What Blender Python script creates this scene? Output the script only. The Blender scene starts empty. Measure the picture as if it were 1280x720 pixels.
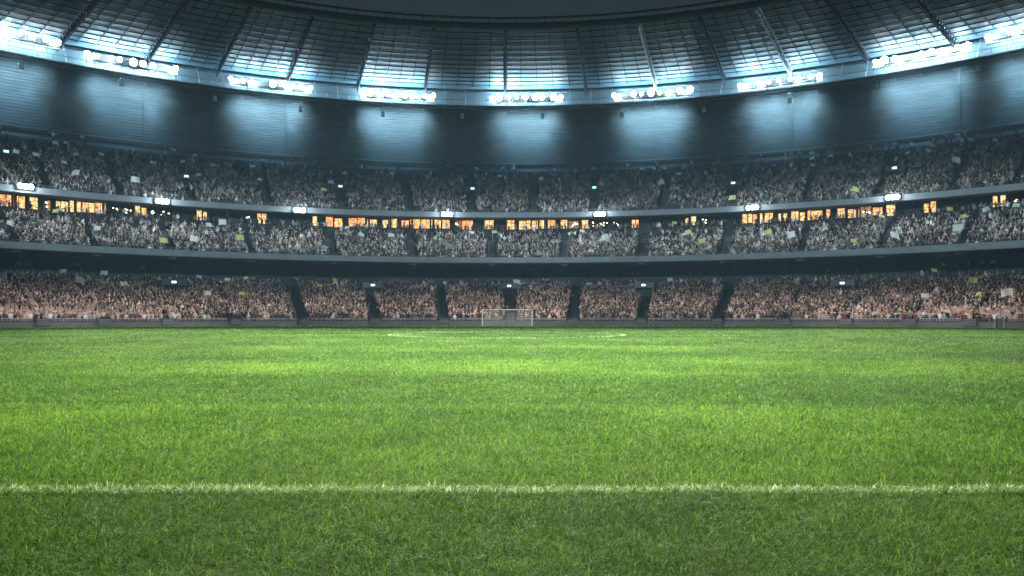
import bpy, bmesh, math, random
import numpy as np
from mathutils import Vector, Matrix

random.seed(7)
rng = np.random.default_rng(11)
S = bpy.context.scene
COL = S.collection
R_ = math.radians

# ------------------------------------------------------------------ camera, sky, exposure
cam_d = bpy.data.cameras.new('camera')
cam = bpy.data.objects.new('camera', cam_d)
COL.objects.link(cam)
cam.location = (0, 0, 1.44)
cam.rotation_euler = (R_(90), 0, 0)
cam_d.sensor_width = 36
cam_d.lens = 26.38
cam_d.shift_y = 36 / 1280
cam_d.shift_x = 6 / 1280
cam_d.clip_start = 0.05
cam_d.clip_end = 2000
S.camera = cam

w = bpy.data.worlds.new('World')
S.world = w
w.use_nodes = True
nt = w.node_tree
bg = nt.nodes['Background']
SKY = nt.nodes.new('ShaderNodeTexSky')
SKY.sky_type = 'NISHITA'
SKY.sun_disc = False
SKY.sun_elevation = R_(-4)      # the sun is down: night sky
SKY.sun_rotation = R_(200)
mixs = nt.nodes.new('ShaderNodeMix')
mixs.data_type = 'RGBA'
mixs.inputs['Factor'].default_value = 0.9
mixs.inputs['B'].default_value = (0.020, 0.028, 0.036, 1)
nt.links.new(SKY.outputs[0], mixs.inputs['A'])
nt.links.new(mixs.outputs['Result'], bg.inputs['Color'])
bg.inputs['Strength'].default_value = 1.0

S.view_settings.view_transform = 'Standard'
S.view_settings.look = 'None'
S.view_settings.exposure = 0.0
S.view_settings.gamma = 1.0
S.cycles.max_bounces = 5
S.cycles.diffuse_bounces = 2
S.cycles.glossy_bounces = 2
S.cycles.transmission_bounces = 2
S.cycles.volume_bounces = 0
S.cycles.sample_clamp_indirect = 4.0
S.cycles.caustics_reflective = False
S.cycles.caustics_refractive = False

# light levels
P_PITCH_FRONT = 900000      # each visible bank's beam towards the pitch
P_PITCH_BACK = 1400000      # banks of the roof ring behind the camera, towards the pitch
P_STAND = 1000000            # banks behind the camera, towards the far stands
P_SPILL = 5200             # spill of each bank on the roof and cladding around it
P_WASH = 5200              # downward spill of each bank along the cladding
P_BALC = 1500
LENS = 45.0
HAZE = 0.00014

CEN = 33.0                 # the bowl's centre lies 33 m in front of the camera


def P(R, t, z):
    a = R_(t)
    return (R * math.sin(a), CEN + R * math.cos(a), z)


# ------------------------------------------------------------------ helpers
def tag(o, label=None, cat=None, group=None, kind=None):
    if label: o['label'] = label
    if cat: o['category'] = cat
    if group: o['group'] = group
    if kind: o['kind'] = kind
    return o


def empty(name, loc=(0, 0, 0), rotz=0.0):
    o = bpy.data.objects.new(name, None)
    COL.objects.link(o)
    o.location = loc
    o.rotation_euler = (0, 0, rotz)
    o.empty_display_size = 0.3
    return o


class MB:
    """collects shapes and links them as one mesh object"""
    def __init__(s):
        s.v = []; s.f = []

    def box(s, c, size, rz=0.0, m=None):
        x, y, z = (d / 2 for d in size)
        M = m if m is not None else Matrix.Translation(c) @ Matrix.Rotation(rz, 4, 'Z')
        n = len(s.v)
        for p in ((-x, -y, -z), (x, -y, -z), (x, y, -z), (-x, y, -z), (-x, -y, z), (x, -y, z), (x, y, z), (-x, y, z)):
            s.v.append(tuple(M @ Vector(p)))
        s.f += [tuple(n + i for i in q) for q in ((0, 3, 2, 1), (4, 5, 6, 7), (0, 1, 5, 4), (1, 2, 6, 5), (2, 3, 7, 6), (3, 0, 4, 7))]
        return s

    def pbox(s, R0, R1, t0, t1, z0, z1, n=1):
        """box that follows the bowl's curve"""
        return s.sweep([(R0, z0), (R1, z0), (R1, z1), (R0, z1)], t0, t1, n, True, True)

    def sweep(s, prof, t0, t1, n, closed=False, caps=False):
        k = len(prof); b = len(s.v)
        for i in range(n + 1):
            t = t0 + (t1 - t0) * i / n
            for (R, z) in prof:
                s.v.append(P(R, t, z))
        m = k if closed else k - 1
        for i in range(n):
            for j in range(m):
                a = b + i * k + j; a2 = b + i * k + (j + 1) % k
                s.f.append((a, a2, a2 + k, a + k))
        if caps and closed:
            s.f.append(tuple(b + j for j in range(k)))
            s.f.append(tuple(b + n * k + j for j in reversed(range(k))))
        return s

    def tube(s, pts, r, seg=6, cap=True):
        pts = [Vector(p) for p in pts]
        rs = r if isinstance(r, (list, tuple)) else [r] * len(pts)
        b = len(s.v)
        for i, p in enumerate(pts):
            d = (pts[min(i + 1, len(pts) - 1)] - pts[max(i - 1, 0)]).normalized()
            up = Vector((0, 0, 1)) if abs(d.z) < 0.95 else Vector((1, 0, 0))
            u = d.cross(up).normalized(); vv = d.cross(u)
            for j in range(seg):
                a = 2 * math.pi * j / seg
                s.v.append(tuple(p + (u * math.cos(a) + vv * math.sin(a)) * rs[i]))
        for i in range(len(pts) - 1):
            for j in range(seg):
                a = b + i * seg + j; a2 = b + i * seg + (j + 1) % seg
                s.f.append((a, a2, a2 + seg, a + seg))
        if cap:
            s.f.append(tuple(b + j for j in reversed(range(seg))))
            e = b + (len(pts) - 1) * seg
            s.f.append(tuple(e + j for j in range(seg)))
        return s

    def build(s, name, mat, parent=None, smooth=False):
        me = bpy.data.meshes.new(name)
        me.from_pydata(s.v, [], s.f)
        me.update()
        if mat: me.materials.append(mat)
        if smooth:
            me.polygons.foreach_set('use_smooth', [True] * len(me.polygons))
        o = bpy.data.objects.new(name, me)
        COL.objects.link(o)
        if parent:
            o.parent = parent
        return o


def raw_mesh(name, verts, faces_flat, loop_starts, mat, smooth=False):
    me = bpy.data.meshes.new(name)
    nv = len(verts); nl = len(faces_flat); nf = len(loop_starts)
    me.vertices.add(nv)
    me.vertices.foreach_set('co', np.ascontiguousarray(verts, dtype=np.float32).ravel())
    me.loops.add(nl)
    me.loops.foreach_set('vertex_index', np.ascontiguousarray(faces_flat, dtype=np.int32))
    me.polygons.add(nf)
    me.polygons.foreach_set('loop_start', np.ascontiguousarray(loop_starts, dtype=np.int32))
    me.update(calc_edges=True)
    if smooth:
        me.polygons.foreach_set('use_smooth', np.ones(nf, dtype=bool))
    me.materials.append(mat)
    return me


# ------------------------------------------------------------------ materials
def newmat(name):
    m = bpy.data.materials.new(name)
    m.use_nodes = True
    n = m.node_tree
    return m, n, n.nodes['Principled BSDF']


def node(n, t, **kw):
    x = n.nodes.new(t)
    for k, v in kw.items():
        if k in x.inputs.keys():
            x.inputs[k].default_value = v
        else:
            setattr(x, k, v)
    return x


def solid(name, c1, c2=None, rough=0.6, metal=0.0, scale=3.0, bump=0.0, spec=0.5):
    """base colour varied by noise, with an optional fine bump"""
    m, n, b = newmat(name)
    c2 = c2 or tuple(x * 0.75 for x in c1)
    tc = node(n, 'ShaderNodeTexCoord')
    nz = node(n, 'ShaderNodeTexNoise', Scale=scale, Detail=6.0, Roughness=0.6)
    n.links.new(tc.outputs['Object'], nz.inputs['Vector'])
    cr = node(n, 'ShaderNodeValToRGB')
    cr.color_ramp.elements[0].position = 0.3
    cr.color_ramp.elements[1].position = 0.7
    cr.color_ramp.elements[0].color = (*c2, 1)
    cr.color_ramp.elements[1].color = (*c1, 1)
    n.links.new(nz.outputs['Fac'], cr.inputs['Fac'])
    n.links.new(cr.outputs['Color'], b.inputs['Base Color'])
    b.inputs['Roughness'].default_value = rough
    b.inputs['Metallic'].default_value = metal
    b.inputs['Specular IOR Level'].default_value = spec
    if bump:
        bp = node(n, 'ShaderNodeBump', Strength=bump, Distance=0.05)
        n.links.new(nz.outputs['Fac'], bp.inputs['Height'])
        n.links.new(bp.outputs['Normal'], b.inputs['Normal'])
    return m


def emit(name, col, strength):
    m, n, b = newmat(name)
    b.inputs['Base Color'].default_value = (*col, 1)
    b.inputs['Emission Color'].default_value = (*col, 1)
    b.inputs['Emission Strength'].default_value = strength
    return m


M = {}
M['concrete'] = solid('stand_concrete', (0.17, 0.17, 0.175), (0.11, 0.11, 0.115), 0.85, 0, 0.6, 0.2)
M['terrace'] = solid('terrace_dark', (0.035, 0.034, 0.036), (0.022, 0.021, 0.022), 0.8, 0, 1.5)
M['aisle'] = solid('aisle_concrete', (0.14, 0.125, 0.115), (0.09, 0.08, 0.075), 0.85, 0, 2.0)
M['balcony'] = solid('balcony_paint', (0.18, 0.187, 0.195), (0.13, 0.137, 0.143), 0.6, 0, 0.5)
M['darkwall'] = solid('dark_wall', (0.05, 0.052, 0.056), (0.03, 0.031, 0.034), 0.8, 0, 0.4)
M['wall'] = solid('perimeter_paint', (0.075, 0.075, 0.076), (0.05, 0.05, 0.051), 0.75, 0, 0.8)
M['steel'] = solid('dark_steel', (0.045, 0.05, 0.055), (0.03, 0.033, 0.037), 0.5, 0.3, 2.0)
M['palerib'] = solid('rail_and_lit_rib', (0.30, 0.32, 0.33), (0.2, 0.21, 0.22), 0.5, 0.1, 2.0)  # pale rail metal; on two roof ribs it stands in for caught light
M['fascia'] = solid('fascia_paint', (0.055, 0.056, 0.058), (0.04, 0.041, 0.042), 0.7, 0, 0.3)
M['ribsteel'] = solid('painted_rib', (0.016, 0.018, 0.02), None, 0.8, 0, 2.0, 0, 0.2)
M['midsteel'] = solid('grey_steel', (0.16, 0.17, 0.18), (0.11, 0.12, 0.13), 0.45, 0.3, 2.0)
M['galv'] = solid('galvanised', (0.55, 0.57, 0.58), (0.42, 0.44, 0.45), 0.4, 0.2, 2.0)
M['goal'] = solid('goal_paint', (0.5, 0.5, 0.47), (0.42, 0.42, 0.40), 0.5, 0, 3.0)
M['white'] = solid('white_paint', (0.8, 0.8, 0.78), (0.72, 0.72, 0.70), 0.4, 0, 3.0)
M['lens'] = emit('lamp_lens', (0.86, 0.95, 1.0), LENS)
M['balc_lens'] = emit('balcony_lens', (0.8, 0.93, 1.0), 30.0)
M['sign'] = emit('sign_face', (0.55, 1.0, 0.85), 1.7)
M['dot'] = emit('warm_downlight', (1.0, 0.75, 0.45), 6.0)
M['dotw'] = emit('cool_downlight', (0.8, 0.95, 1.0), 3.0)

# roof sheets
m, n, b = newmat('roof_sheet')
tc = node(n, 'ShaderNodeTexCoord')
nz = node(n, 'ShaderNodeTexNoise', Scale=0.25, Detail=7.0, Roughness=0.65)
n.links.new(tc.outputs['Object'], nz.inputs['Vector'])
cr = node(n, 'ShaderNodeValToRGB')
cr.color_ramp.elements[0].position = 0.3; cr.color_ramp.elements[0].color = (0.060, 0.084, 0.098, 1)
cr.color_ramp.elements[1].position = 0.75; cr.color_ramp.elements[1].color = (0.095, 0.125, 0.142, 1)
n.links.new(nz.outputs['Fac'], cr.inputs['Fac'])
n.links.new(cr.outputs['Color'], b.inputs['Base Color'])
b.inputs['Roughness'].default_value = 0.6
M['roof'] = m

# ribbed cladding of the wall under the roof
m, n, b = newmat('cladding')
tc = node(n, 'ShaderNodeTexCoord')
mp = node(n, 'ShaderNodeMapping'); mp.inputs['Scale'].default_value = (0.25, 0.25, 2.4)
n.links.new(tc.outputs['Object'], mp.inputs['Vector'])
nz = node(n, 'ShaderNodeTexNoise', Scale=1.0, Detail=8.0, Roughness=0.7)
n.links.new(mp.outputs['Vector'], nz.inputs['Vector'])
cr = node(n, 'ShaderNodeValToRGB')
cr.color_ramp.elements[0].position = 0.32; cr.color_ramp.elements[0].color = (0.032, 0.031, 0.029, 1)
cr.color_ramp.elements[1].position = 0.68; cr.color_ramp.elements[1].color = (0.078, 0.078, 0.076, 1)
n.links.new(nz.outputs['Fac'], cr.inputs['Fac'])
n.links.new(cr.outputs['Color'], b.inputs['Base Color'])
b.inputs['Roughness'].default_value = 0.55
bp = node(n, 'ShaderNodeBump', Strength=0.25, Distance=0.06)
n.links.new(nz.outputs['Fac'], bp.inputs['Height'])
n.links.new(bp.outputs['Normal'], b.inputs['Normal'])
M['clad'] = m


def window_mat(name, strength):
    m, n, b = newmat(name)
    oi = node(n, 'ShaderNodeObjectInfo')
    tc = node(n, 'ShaderNodeTexCoord')
    add = node(n, 'ShaderNodeVectorMath', operation='ADD')
    n.links.new(tc.outputs['Object'], add.inputs[0])
    n.links.new(oi.outputs['Random'], add.inputs[1])
    # blinds and the rooms behind
    mp = node(n, 'ShaderNodeMapping'); mp.inputs['Scale'].default_value = (1.6, 1.6, 3.0)
    n.links.new(add.outputs[0], mp.inputs['Vector'])
    nz = node(n, 'ShaderNodeTexNoise', Scale=1.3, Detail=3.0)
    n.links.new(mp.outputs['Vector'], nz.inputs['Vector'])
    c1 = node(n, 'ShaderNodeValToRGB')
    c1.color_ramp.elements[0].position = 0.0; c1.color_ramp.elements[0].color = (1.0, 0.40, 0.14, 1)
    c1.color_ramp.elements[1].position = 1.0; c1.color_ramp.elements[1].color = (1.0, 0.70, 0.30, 1)
    n.links.new(oi.outputs['Random'], c1.inputs['Fac'])
    c2 = node(n, 'ShaderNodeMapRange'); c2.inputs['From Min'].default_value = 0.33; c2.inputs['From Max'].default_value = 0.66
    c2.inputs['To Min'].default_value = 0.25; c2.inputs['To Max'].default_value = 1.7
    n.links.new(nz.outputs['Fac'], c2.inputs['Value'])
    mu = node(n, 'ShaderNodeMath', operation='MULTIPLY'); mu.inputs[1].default_value = strength
    n.links.new(c2.outputs['Result'], mu.inputs[0])
    n.links.new(c1.outputs['Color'], b.inputs['Emission Color'])
    n.links.new(mu.outputs[0], b.inputs['Emission Strength'])
    b.inputs['Base Color'].default_value = (0.05, 0.04, 0.03, 1)
    b.inputs['Roughness'].default_value = 0.15
    return m


M['win'] = window_mat('lit_window', 1.3)
M['win_dim'] = window_mat('dim_window', 0.35)
M['win_dark'] = solid('dark_glass', (0.02, 0.024, 0.028), None, 0.12, 0, 1.0)

# painted vertex colours for the crowd
m, n, b = newmat('crowd_clothes')
at = node(n, 'ShaderNodeAttribute', attribute_name='Col')
n.links.new(at.outputs['Color'], b.inputs['Base Color'])
b.inputs['Roughness'].default_value = 0.8
b.inputs['Specular IOR Level'].default_value = 0.2
M['crowd'] = m


def blade_mat(name, dark, mid, light):
    m, n, b = newmat(name)
    at = node(n, 'ShaderNodeAttribute', attribute_name='tint')
    cr = node(n, 'ShaderNodeValToRGB')
    e = cr.color_ramp.elements
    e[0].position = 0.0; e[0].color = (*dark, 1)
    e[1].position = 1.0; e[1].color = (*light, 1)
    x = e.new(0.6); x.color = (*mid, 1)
    n.links.new(at.outputs['Fac'], cr.inputs['Fac'])
    n.links.new(cr.outputs['Color'], b.inputs['Base Color'])
    b.inputs['Roughness'].default_value = 0.6
    b.inputs['Specular IOR Level'].default_value = 0.03
    tr = node(n, 'ShaderNodeBsdfTranslucent')
    n.links.new(cr.outputs['Color'], tr.inputs['Color'])
    mx = node(n, 'ShaderNodeMixShader'); mx.inputs[0].default_value = 0.38
    n.links.new(b.outputs[0], mx.inputs[1]); n.links.new(tr.outputs[0], mx.inputs[2])
    n.links.new(mx.outputs[0], n.nodes['Material Output'].inputs['Surface'])
    return m


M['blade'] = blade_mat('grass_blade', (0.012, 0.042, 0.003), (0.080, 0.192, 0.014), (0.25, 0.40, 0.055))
M['line_blade'] = blade_mat('painted_blade', (0.12, 0.24, 0.05), (0.46, 0.60, 0.25), (0.74, 0.80, 0.54))

# turf sheet under the blades
m, n, b = newmat('turf')
tc = node(n, 'ShaderNodeTexCoord')
n1 = node(n, 'ShaderNodeTexNoise', Scale=0.35, Detail=8.0, Roughness=0.7)
n2 = node(n, 'ShaderNodeTexNoise', Scale=30.0, Detail=4.0, Roughness=0.7)
for x in (n1, n2): n.links.new(tc.outputs['Object'], x.inputs['Vector'])
ad = node(n, 'ShaderNodeMath', operation='ADD'); n.links.new(n1.outputs['Fac'], ad.inputs[0]); n.links.new(n2.outputs['Fac'], ad.inputs[1])
cr = node(n, 'ShaderNodeValToRGB')
cr.color_ramp.elements[0].position = 0.7; cr.color_ramp.elements[0].color = (0.03, 0.07, 0.012, 1)
cr.color_ramp.elements[1].position = 1.3; cr.color_ramp.elements[1].color = (0.07, 0.15, 0.025, 1)
hv = node(n, 'ShaderNodeMath', operation='MULTIPLY'); hv.inputs[1].default_value = 0.5
n.links.new(ad.outputs[0], hv.inputs[0])
cr.color_ramp.elements[0].position = 0.35; cr.color_ramp.elements[1].position = 0.65
n.links.new(hv.outputs[0], cr.inputs['Fac']); n.links.new(cr.outputs['Color'], b.inputs['Base Color'])
b.inputs['Roughness'].default_value = 0.8; b.inputs['Specular IOR Level'].default_value = 0.0
bp = node(n, 'ShaderNodeBump', Strength=0.6, Distance=0.03)
n.links.new(n2.outputs['Fac'], bp.inputs['Height']); n.links.new(bp.outputs['Normal'], b.inputs['Normal'])
M['turf'] = m


def cloth(name, c):
    m, n, b = newmat(name)
    b.inputs['Base Color'].default_value = (*c, 1)
    b.inputs['Roughness'].default_value = 0.7
    tr = node(n, 'ShaderNodeBsdfTranslucent'); tr.inputs['Color'].default_value = (*c, 1)
    mx = node(n, 'ShaderNodeMixShader'); mx.inputs[0].default_value = 0.3
    n.links.new(b.outputs[0], mx.inputs[1]); n.links.new(tr.outputs[0], mx.inputs[2])
    n.links.new(mx.outputs[0], n.nodes['Material Output'].inputs['Surface'])
    return m


M['f_w'] = cloth('flag_white', (0.78, 0.78, 0.74))
M['f_y'] = cloth('flag_yellow', (0.72, 0.70, 0.22))
M['f_g'] = cloth('flag_pale_green', (0.50, 0.72, 0.55))
M['pole'] = solid('pole_grey', (0.45, 0.45, 0.43), None, 0.5)

# ------------------------------------------------------------------ floodlight beams of the roof ring behind and beside the camera
def aim(o, target):
    d = Vector(target) - o.location
    o.rotation_euler = d.to_track_quat('-Z', 'Y').to_euler()


def spot(name, loc, target, power, size, blend, col, radius=1.0, parent=None):
    l = bpy.data.lights.new(name, 'SPOT')
    l.energy = power; l.spot_size = R_(size); l.spot_blend = blend
    l.color = col; l.shadow_soft_size = radius
    o = bpy.data.objects.new(name, l)
    COL.objects.link(o)
    o.location = loc
    aim(o, target)
    return o


WARM = (1.0, 0.97, 0.90)
COOL = (0.64, 0.86, 1.0)
for t in (150, 180, 210):
    spot('ring_beam', P(118, t, 42), (P(40, t - 180, 0)[0] * 0.6, 41, 0), P_PITCH_BACK, 17.5, 1.0, WARM, 1.5)
for k in range(11):
    tx = -47.5 + 9.5 * k
    for sd in (-1, 1):
        f = 1.0 if sd * tx <= 0 else 0.4
        spot('stand_beam', P(118, tx + sd * (112 - abs(tx) * 0.3), 40), P(88, tx, 2.0), P_STAND * 0.7 * f, 7.5, 1.0, (1.0, 0.92, 0.86), 1.5)
        spot('upper_stand_beam', P(118, tx + sd * (125 - abs(tx) * 0.3), 34), P(106, tx + 3, 16.5), P_STAND * 0.85 * f, 7.5, 1.0, COOL, 1.5)

# ------------------------------------------------------------------ ground and pitch
g = MB()
NG = 96
g.v.append((0, 33, 0))
for i in range(NG):
    a = 2 * math.pi * i / NG
    g.v.append((230 * math.sin(a), 33 + 230 * math.cos(a), 0))
g.f = [(0, 1 + i, 1 + (i + 1) % NG) for i in range(NG)]
gnd = g.build('ground', M['turf'])
tag(gnd, 'green turf ground of the football pitch', 'ground', kind='structure')

# ------------------------------------------------------------------ stadium
T0, T1 = -62, 62
NS = 124
stadium = empty('stadium_stand', P(86, 0, 0))
tag(stadium, 'three tiered floodlit stadium bowl curving round the far end under a ribbed roof', 'stadium')
INV = Matrix.Translation(-Vector(P(86, 0, 0)))


def spart(mb, name, mat, parent=None, label=None, smooth=False):
    """a part of the stadium (mesh in world coordinates, kept in place under its parent)"""
    o = mb.build(name, mat, None, smooth)
    o.data.transform(INV)
    o.parent = parent or stadium
    if label: o['label'] = label
    return o


LOW = (86.8, 112.0, 0.30, 0.263)
MID = (100.0, 113.4, 10.9, 0.44)
UPP = (108.5, 132.6, 20.3, 0.56)


def tier_prof(R0, R1, z0, s, step=0.8):
    pr = []
    k = int(round((R1 - R0) / step))
    for i in range(k):
        R = R0 + i * step
        z = z0 + s * i * step
        pr += [(R, z), (R + step, z)]
    return pr


def tier_z(T, R):
    return T[2] + T[3] * 0.8 * math.floor((R - T[0]) / 0.8 + 1e-6)


for T, lab in ((LOW, 'lower seating tier'), (MID, 'middle seating tier'), (UPP, 'upper seating tier')):
    pr = tier_prof(*T)
    if T is LOW: pr = [(86.3, 0.0)] + [(86.3, 0.3)] + pr
    spart(MB().sweep(pr, T0, T1, NS), 'seating_tier', M['terrace'], None, lab)

# balcony fronts with the slab behind them
for R, zb, zt, Rb, zs, lab in ((99.0, 10.85, 11.85, 113.0, 11.6, 'front of the middle tier'), (107.5, 19.95, 20.95, 114.0, 20.95, 'front of the upper tier')):
    mb = MB().sweep([(R, zb), (R - 0.15, zb + 0.1), (R - 0.15, zt), (R + 0.25, zt), (R + 0.25, zb + 0.25)], T0, T1, NS, True, True)
    bal = spart(mb, 'balcony_front', M['balcony'], None, lab)
    mb = MB()
    mb.pbox(R - 0.17, R + 0.1, T0, T1, zt + 0.004, zt + 0.07, NS)
    spart(mb, 'coping', M['midsteel'], bal)
    mb = MB().sweep([(R + 0.26, zb + 0.02), (Rb, zs - 0.45)], T0, T1, NS)
    spart(mb, 'soffit', M['darkwall'], bal)
    rl = MB().tube([P(R + 0.1, T0 + (T1 - T0) * i / NS, zt + 0.42) for i in range(NS + 1)], 0.035, 5)
    for i in range(NS * 2 + 1):
        t = T0 + (T1 - T0) * i / (NS * 2)
        rl.tube([P(R + 0.1, t, zt), P(R + 0.1, t, zt + 0.42)], 0.02, 4)
    spart(rl, 'rail', M['midsteel'], bal)

# wall behind the lower tier, suite wall with windows, wall under the roof
mb = MB().sweep([(112.2, 5.5), (112.2, 11.4)], T0, T1, NS)
spart(mb, 'back_wall', M['darkwall'])
spart(MB().pbox(113.42, 114.25, T0, T1, 16.4, 17.7, NS), 'suite_terrace', M['terrace'])
mb = MB().sweep([(114.3, 16.0), (114.3, 21.0)], T0, T1, NS)
for i in range(60):
    t = T0 + (T1 - T0) * (i + 0.5) / 60
    mb.pbox(114.0, 114.25, t - 0.1, t + 0.1, 16.5, 20.6)
spart(mb, 'suite_wall', M['darkwall'])

pr = []
z = 34.0
while z < 50.4:
    pr += [(133.13, z), (133.08, z + 0.05), (133.11, z + 0.5)]
    z += 0.58
spart(MB().sweep(pr, T0, T1, NS), 'cladding_wall', M['clad'])
mb = MB().pbox(132.4, 133.2, T0, T1, 33.3, 34.0, NS)
spart(mb, 'parapet', M['concrete'])
mb = MB().pbox(132.75, 132.95, T0, T1, 35.3, 35.5, NS)
spart(mb, 'handrail', M['midsteel'])

WIN = [(-43.38,-43.02,1),(-42.97,-42.65,1),(-42.49,-41.74,1),(-41.42,-40.87,1),(-40.43,-39.99,2),(-39.6,-38.75,1),(-38.63,-38.23,1),(-38.12,-37.83,1),(-37.71,-36.84,1),(-36.78,-36.01,1),(-35.59,-34.98,3),(-34.62,-33.88,3),(-33.76,-33.38,1),(-33.26,-32.88,1),(-32.76,-32.0,3),(-31.87,-31.04,3),(-28.82,-28.43,1),(-28.29,-27.83,1),(-24.83,-24.27,3),(-23.78,-23.36,1),(-23.29,-22.87,1),(-18.69,-18.32,1),(-17.66,-16.84,1),(-16.69,-15.95,1),(-15.35,-14.59,1),(-14.52,-13.84,1),(-13.61,-12.7,1),(-12.16,-11.63,1),(-11.48,-10.78,1),(-10.32,-9.63,1),(-9.47,-8.54,1),(-8.47,-7.61,1),(-7.45,-6.52,1),(-6.36,-5.66,1),(-5.19,-4.48,2),(-4.41,-3.38,1),(-2.2,-1.34,1),(0.0,0.71,1),(1.18,1.81,1),(1.89,2.28,1),(2.44,2.83,1),(2.91,3.62,1),(4.01,4.72,1),(5.19,5.89,1),(6.05,6.99,2),(7.3,7.92,1),(8.08,9.86,3),(10.25,11.01,3),(12.16,12.78,1),(17.21,17.66,1),(17.73,18.17,1),(18.54,19.27,3),(22.37,22.79,1),(22.87,23.22,1),(23.29,23.78,1),(23.92,24.13,1),(24.34,25.03,1),(25.52,26.27,1),(26.61,27.22,1),(27.36,27.76,1),(27.83,28.23,1),(28.29,29.22,1),(29.55,30.07,1),(30.46,31.04,1),(31.3,32.19,1),(32.32,33.13,2),(33.26,34.13,1),(34.31,34.98,1),(37.13,37.48,1),(37.6,38.0,1),(41.96,42.33,1),(42.38,42.81,1),(43.38,43.7,3)]
for (a, b_, k) in WIN:
    zb = 18.6 + random.uniform(-0.2, 0.15); zt = 20.4 - random.choice((0, 0, 0.1, 0.25))
    fr = MB()
    e = 0.035
    fr.pbox(113.9, 114.2, a - e, a, zb, zt); fr.pbox(113.9, 114.2, b_, b_ + e, zb, zt)
    fr.pbox(113.9, 114.2, a, b_, zt - 0.06, zt); fr.pbox(113.9, 114.2, a, b_, zb, zb + 0.06)
    if b_ - a > 0.6:
        c = (a + b_) / 2 + random.uniform(-0.1, 0.1)
        fr.pbox(113.95, 114.15, c - 0.02, c + 0.02, zb, zt)
    fo = spart(fr, 'window', M['steel'])
    pn = MB().sweep([(114.1, zb + 0.03), (114.1, zt - 0.03)], a, b_, 1)
    po = spart(pn, 'pane', M['win'] if k == 1 else M['win_dim'] if k == 2 else M['win_dark'], fo)
    if k != 1:
        dl = MB()
        for i in range(max(3, int((b_ - a) * 6))):
            t = random.uniform(a + 0.06, b_ - 0.06); zz = random.choice((19.15, 19.45, 19.7)) + random.uniform(-0.1, 0.1)
            c = P(113.96, t, zz)
            dl.box(c, (0.2, 0.12, 0.16), -R_(t))
        spart(dl, 'downlight', M['dot'], fo)

# aisle stairs and the vomitory boxes they lead to
LA = [-48.5, -43.4, -38.7, -33.4, -27.4, -20.9, -13.8, -6.7, 0.3, 6.9, 14.0, 21.6, 27.9, 33.4, 38.7, 43.3, 48.5]
MA = [-48.8, -43.6, -37.8, -31.8, -24.9, -17.3, -9.5, -1.6, 5.8, 13.4, 21.2, 28.2, 34.9, 40.9, 45.9]
UA = [-45.9, -40.6, -35.3, -29.6, -23.0, -16.1, -9.7, -3.5, 2.6, 8.5, 15.2, 21.5, 28.0, 33.9, 39.5, 43.9]
VL = [(-31.4, 103.4), (-13.4, 102.8), (0.2, 103.3), (13.6, 102.8), (31.6, 102.7)]
VU = [(-42.7, 117.7), (-29.6, 115.6), (-16.1, 115.3), (-3.4, 116.1), (8.5, 116.0), (21.5, 115.2), (34.8, 116.1)]


def stair(T, t, Rend, wid):
    mb = MB()
    k = int((Rend - T[0]) / 0.4)
    for i in range(k):
        R = T[0] + 0.4 * i
        z = T[2] + T[3] * 0.4 * i
        dt = math.degrees(wid / 2 / R)
        mb.pbox(R, R + 0.4, t - dt, t + dt, z - 0.35, z + 0.03)
    return mb


for T, AN, Re, wd in ((LOW, LA, 111.5, 1.3), (MID, MA, 112.6, 1.2), (UPP, UA, 132.0, 1.3)):
    for t in AN:
        e = Re
        for (vt, vR) in (VL if T is LOW else VU if T is UPP else []):
            if abs(vt - t) < 1.6: e = vR - 0.5
        spart(stair(T, t, e, wd), 'aisle_stair', M['aisle'])


def vomitory(T, t, R, hw):
    z = tier_z(T, R)
    dt = math.degrees(hw / R)
    mb = MB()
    h = 2.1
    mb.pbox(R, R + 4.0, t - dt, t - dt * 0.86, z - 0.5, z + h, 1)
    mb.pbox(R, R + 4.0, t + dt * 0.86, t + dt, z - 0.5, z + h, 1)
    mb.pbox(R - 0.02, R + 4.0, t - dt * 1.03, t + dt * 1.03, z + h + 0.003, z + h + 0.9, 1)
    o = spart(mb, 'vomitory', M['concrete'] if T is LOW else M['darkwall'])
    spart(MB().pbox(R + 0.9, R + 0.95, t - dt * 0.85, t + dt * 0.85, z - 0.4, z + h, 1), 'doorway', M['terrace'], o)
    return z + h


SIGNS = []
for (t, R) in VL:
    zt = vomitory(LOW, t, R, 1.7); SIGNS.append((t, R, zt + 0.45, 'lower'))
for (t, R) in VU:
    zt = vomitory(UPP, t, R, 1.5); SIGNS.append((t, R, zt + 0.45, 'upper'))

# roof: sheets between radial ribs, purlins under each sheet, inner rim, catwalk below the outer edge
RIB = [-58.5, -52, -45.2, -38.4, -32.0, -26.4, -20.4, -14.1, -7.8, -0.2, 7.5, 14.0, 20.2, 25.8, 32.0, 38.4, 45.2, 52, 58.5]
RI, ZI, RO, ZO = 80.0, 45.4, 131.0, 51.2


def roof_z(R):
    return ZI + (ZO - ZI) * (R - RI) / (RO - RI)


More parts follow.
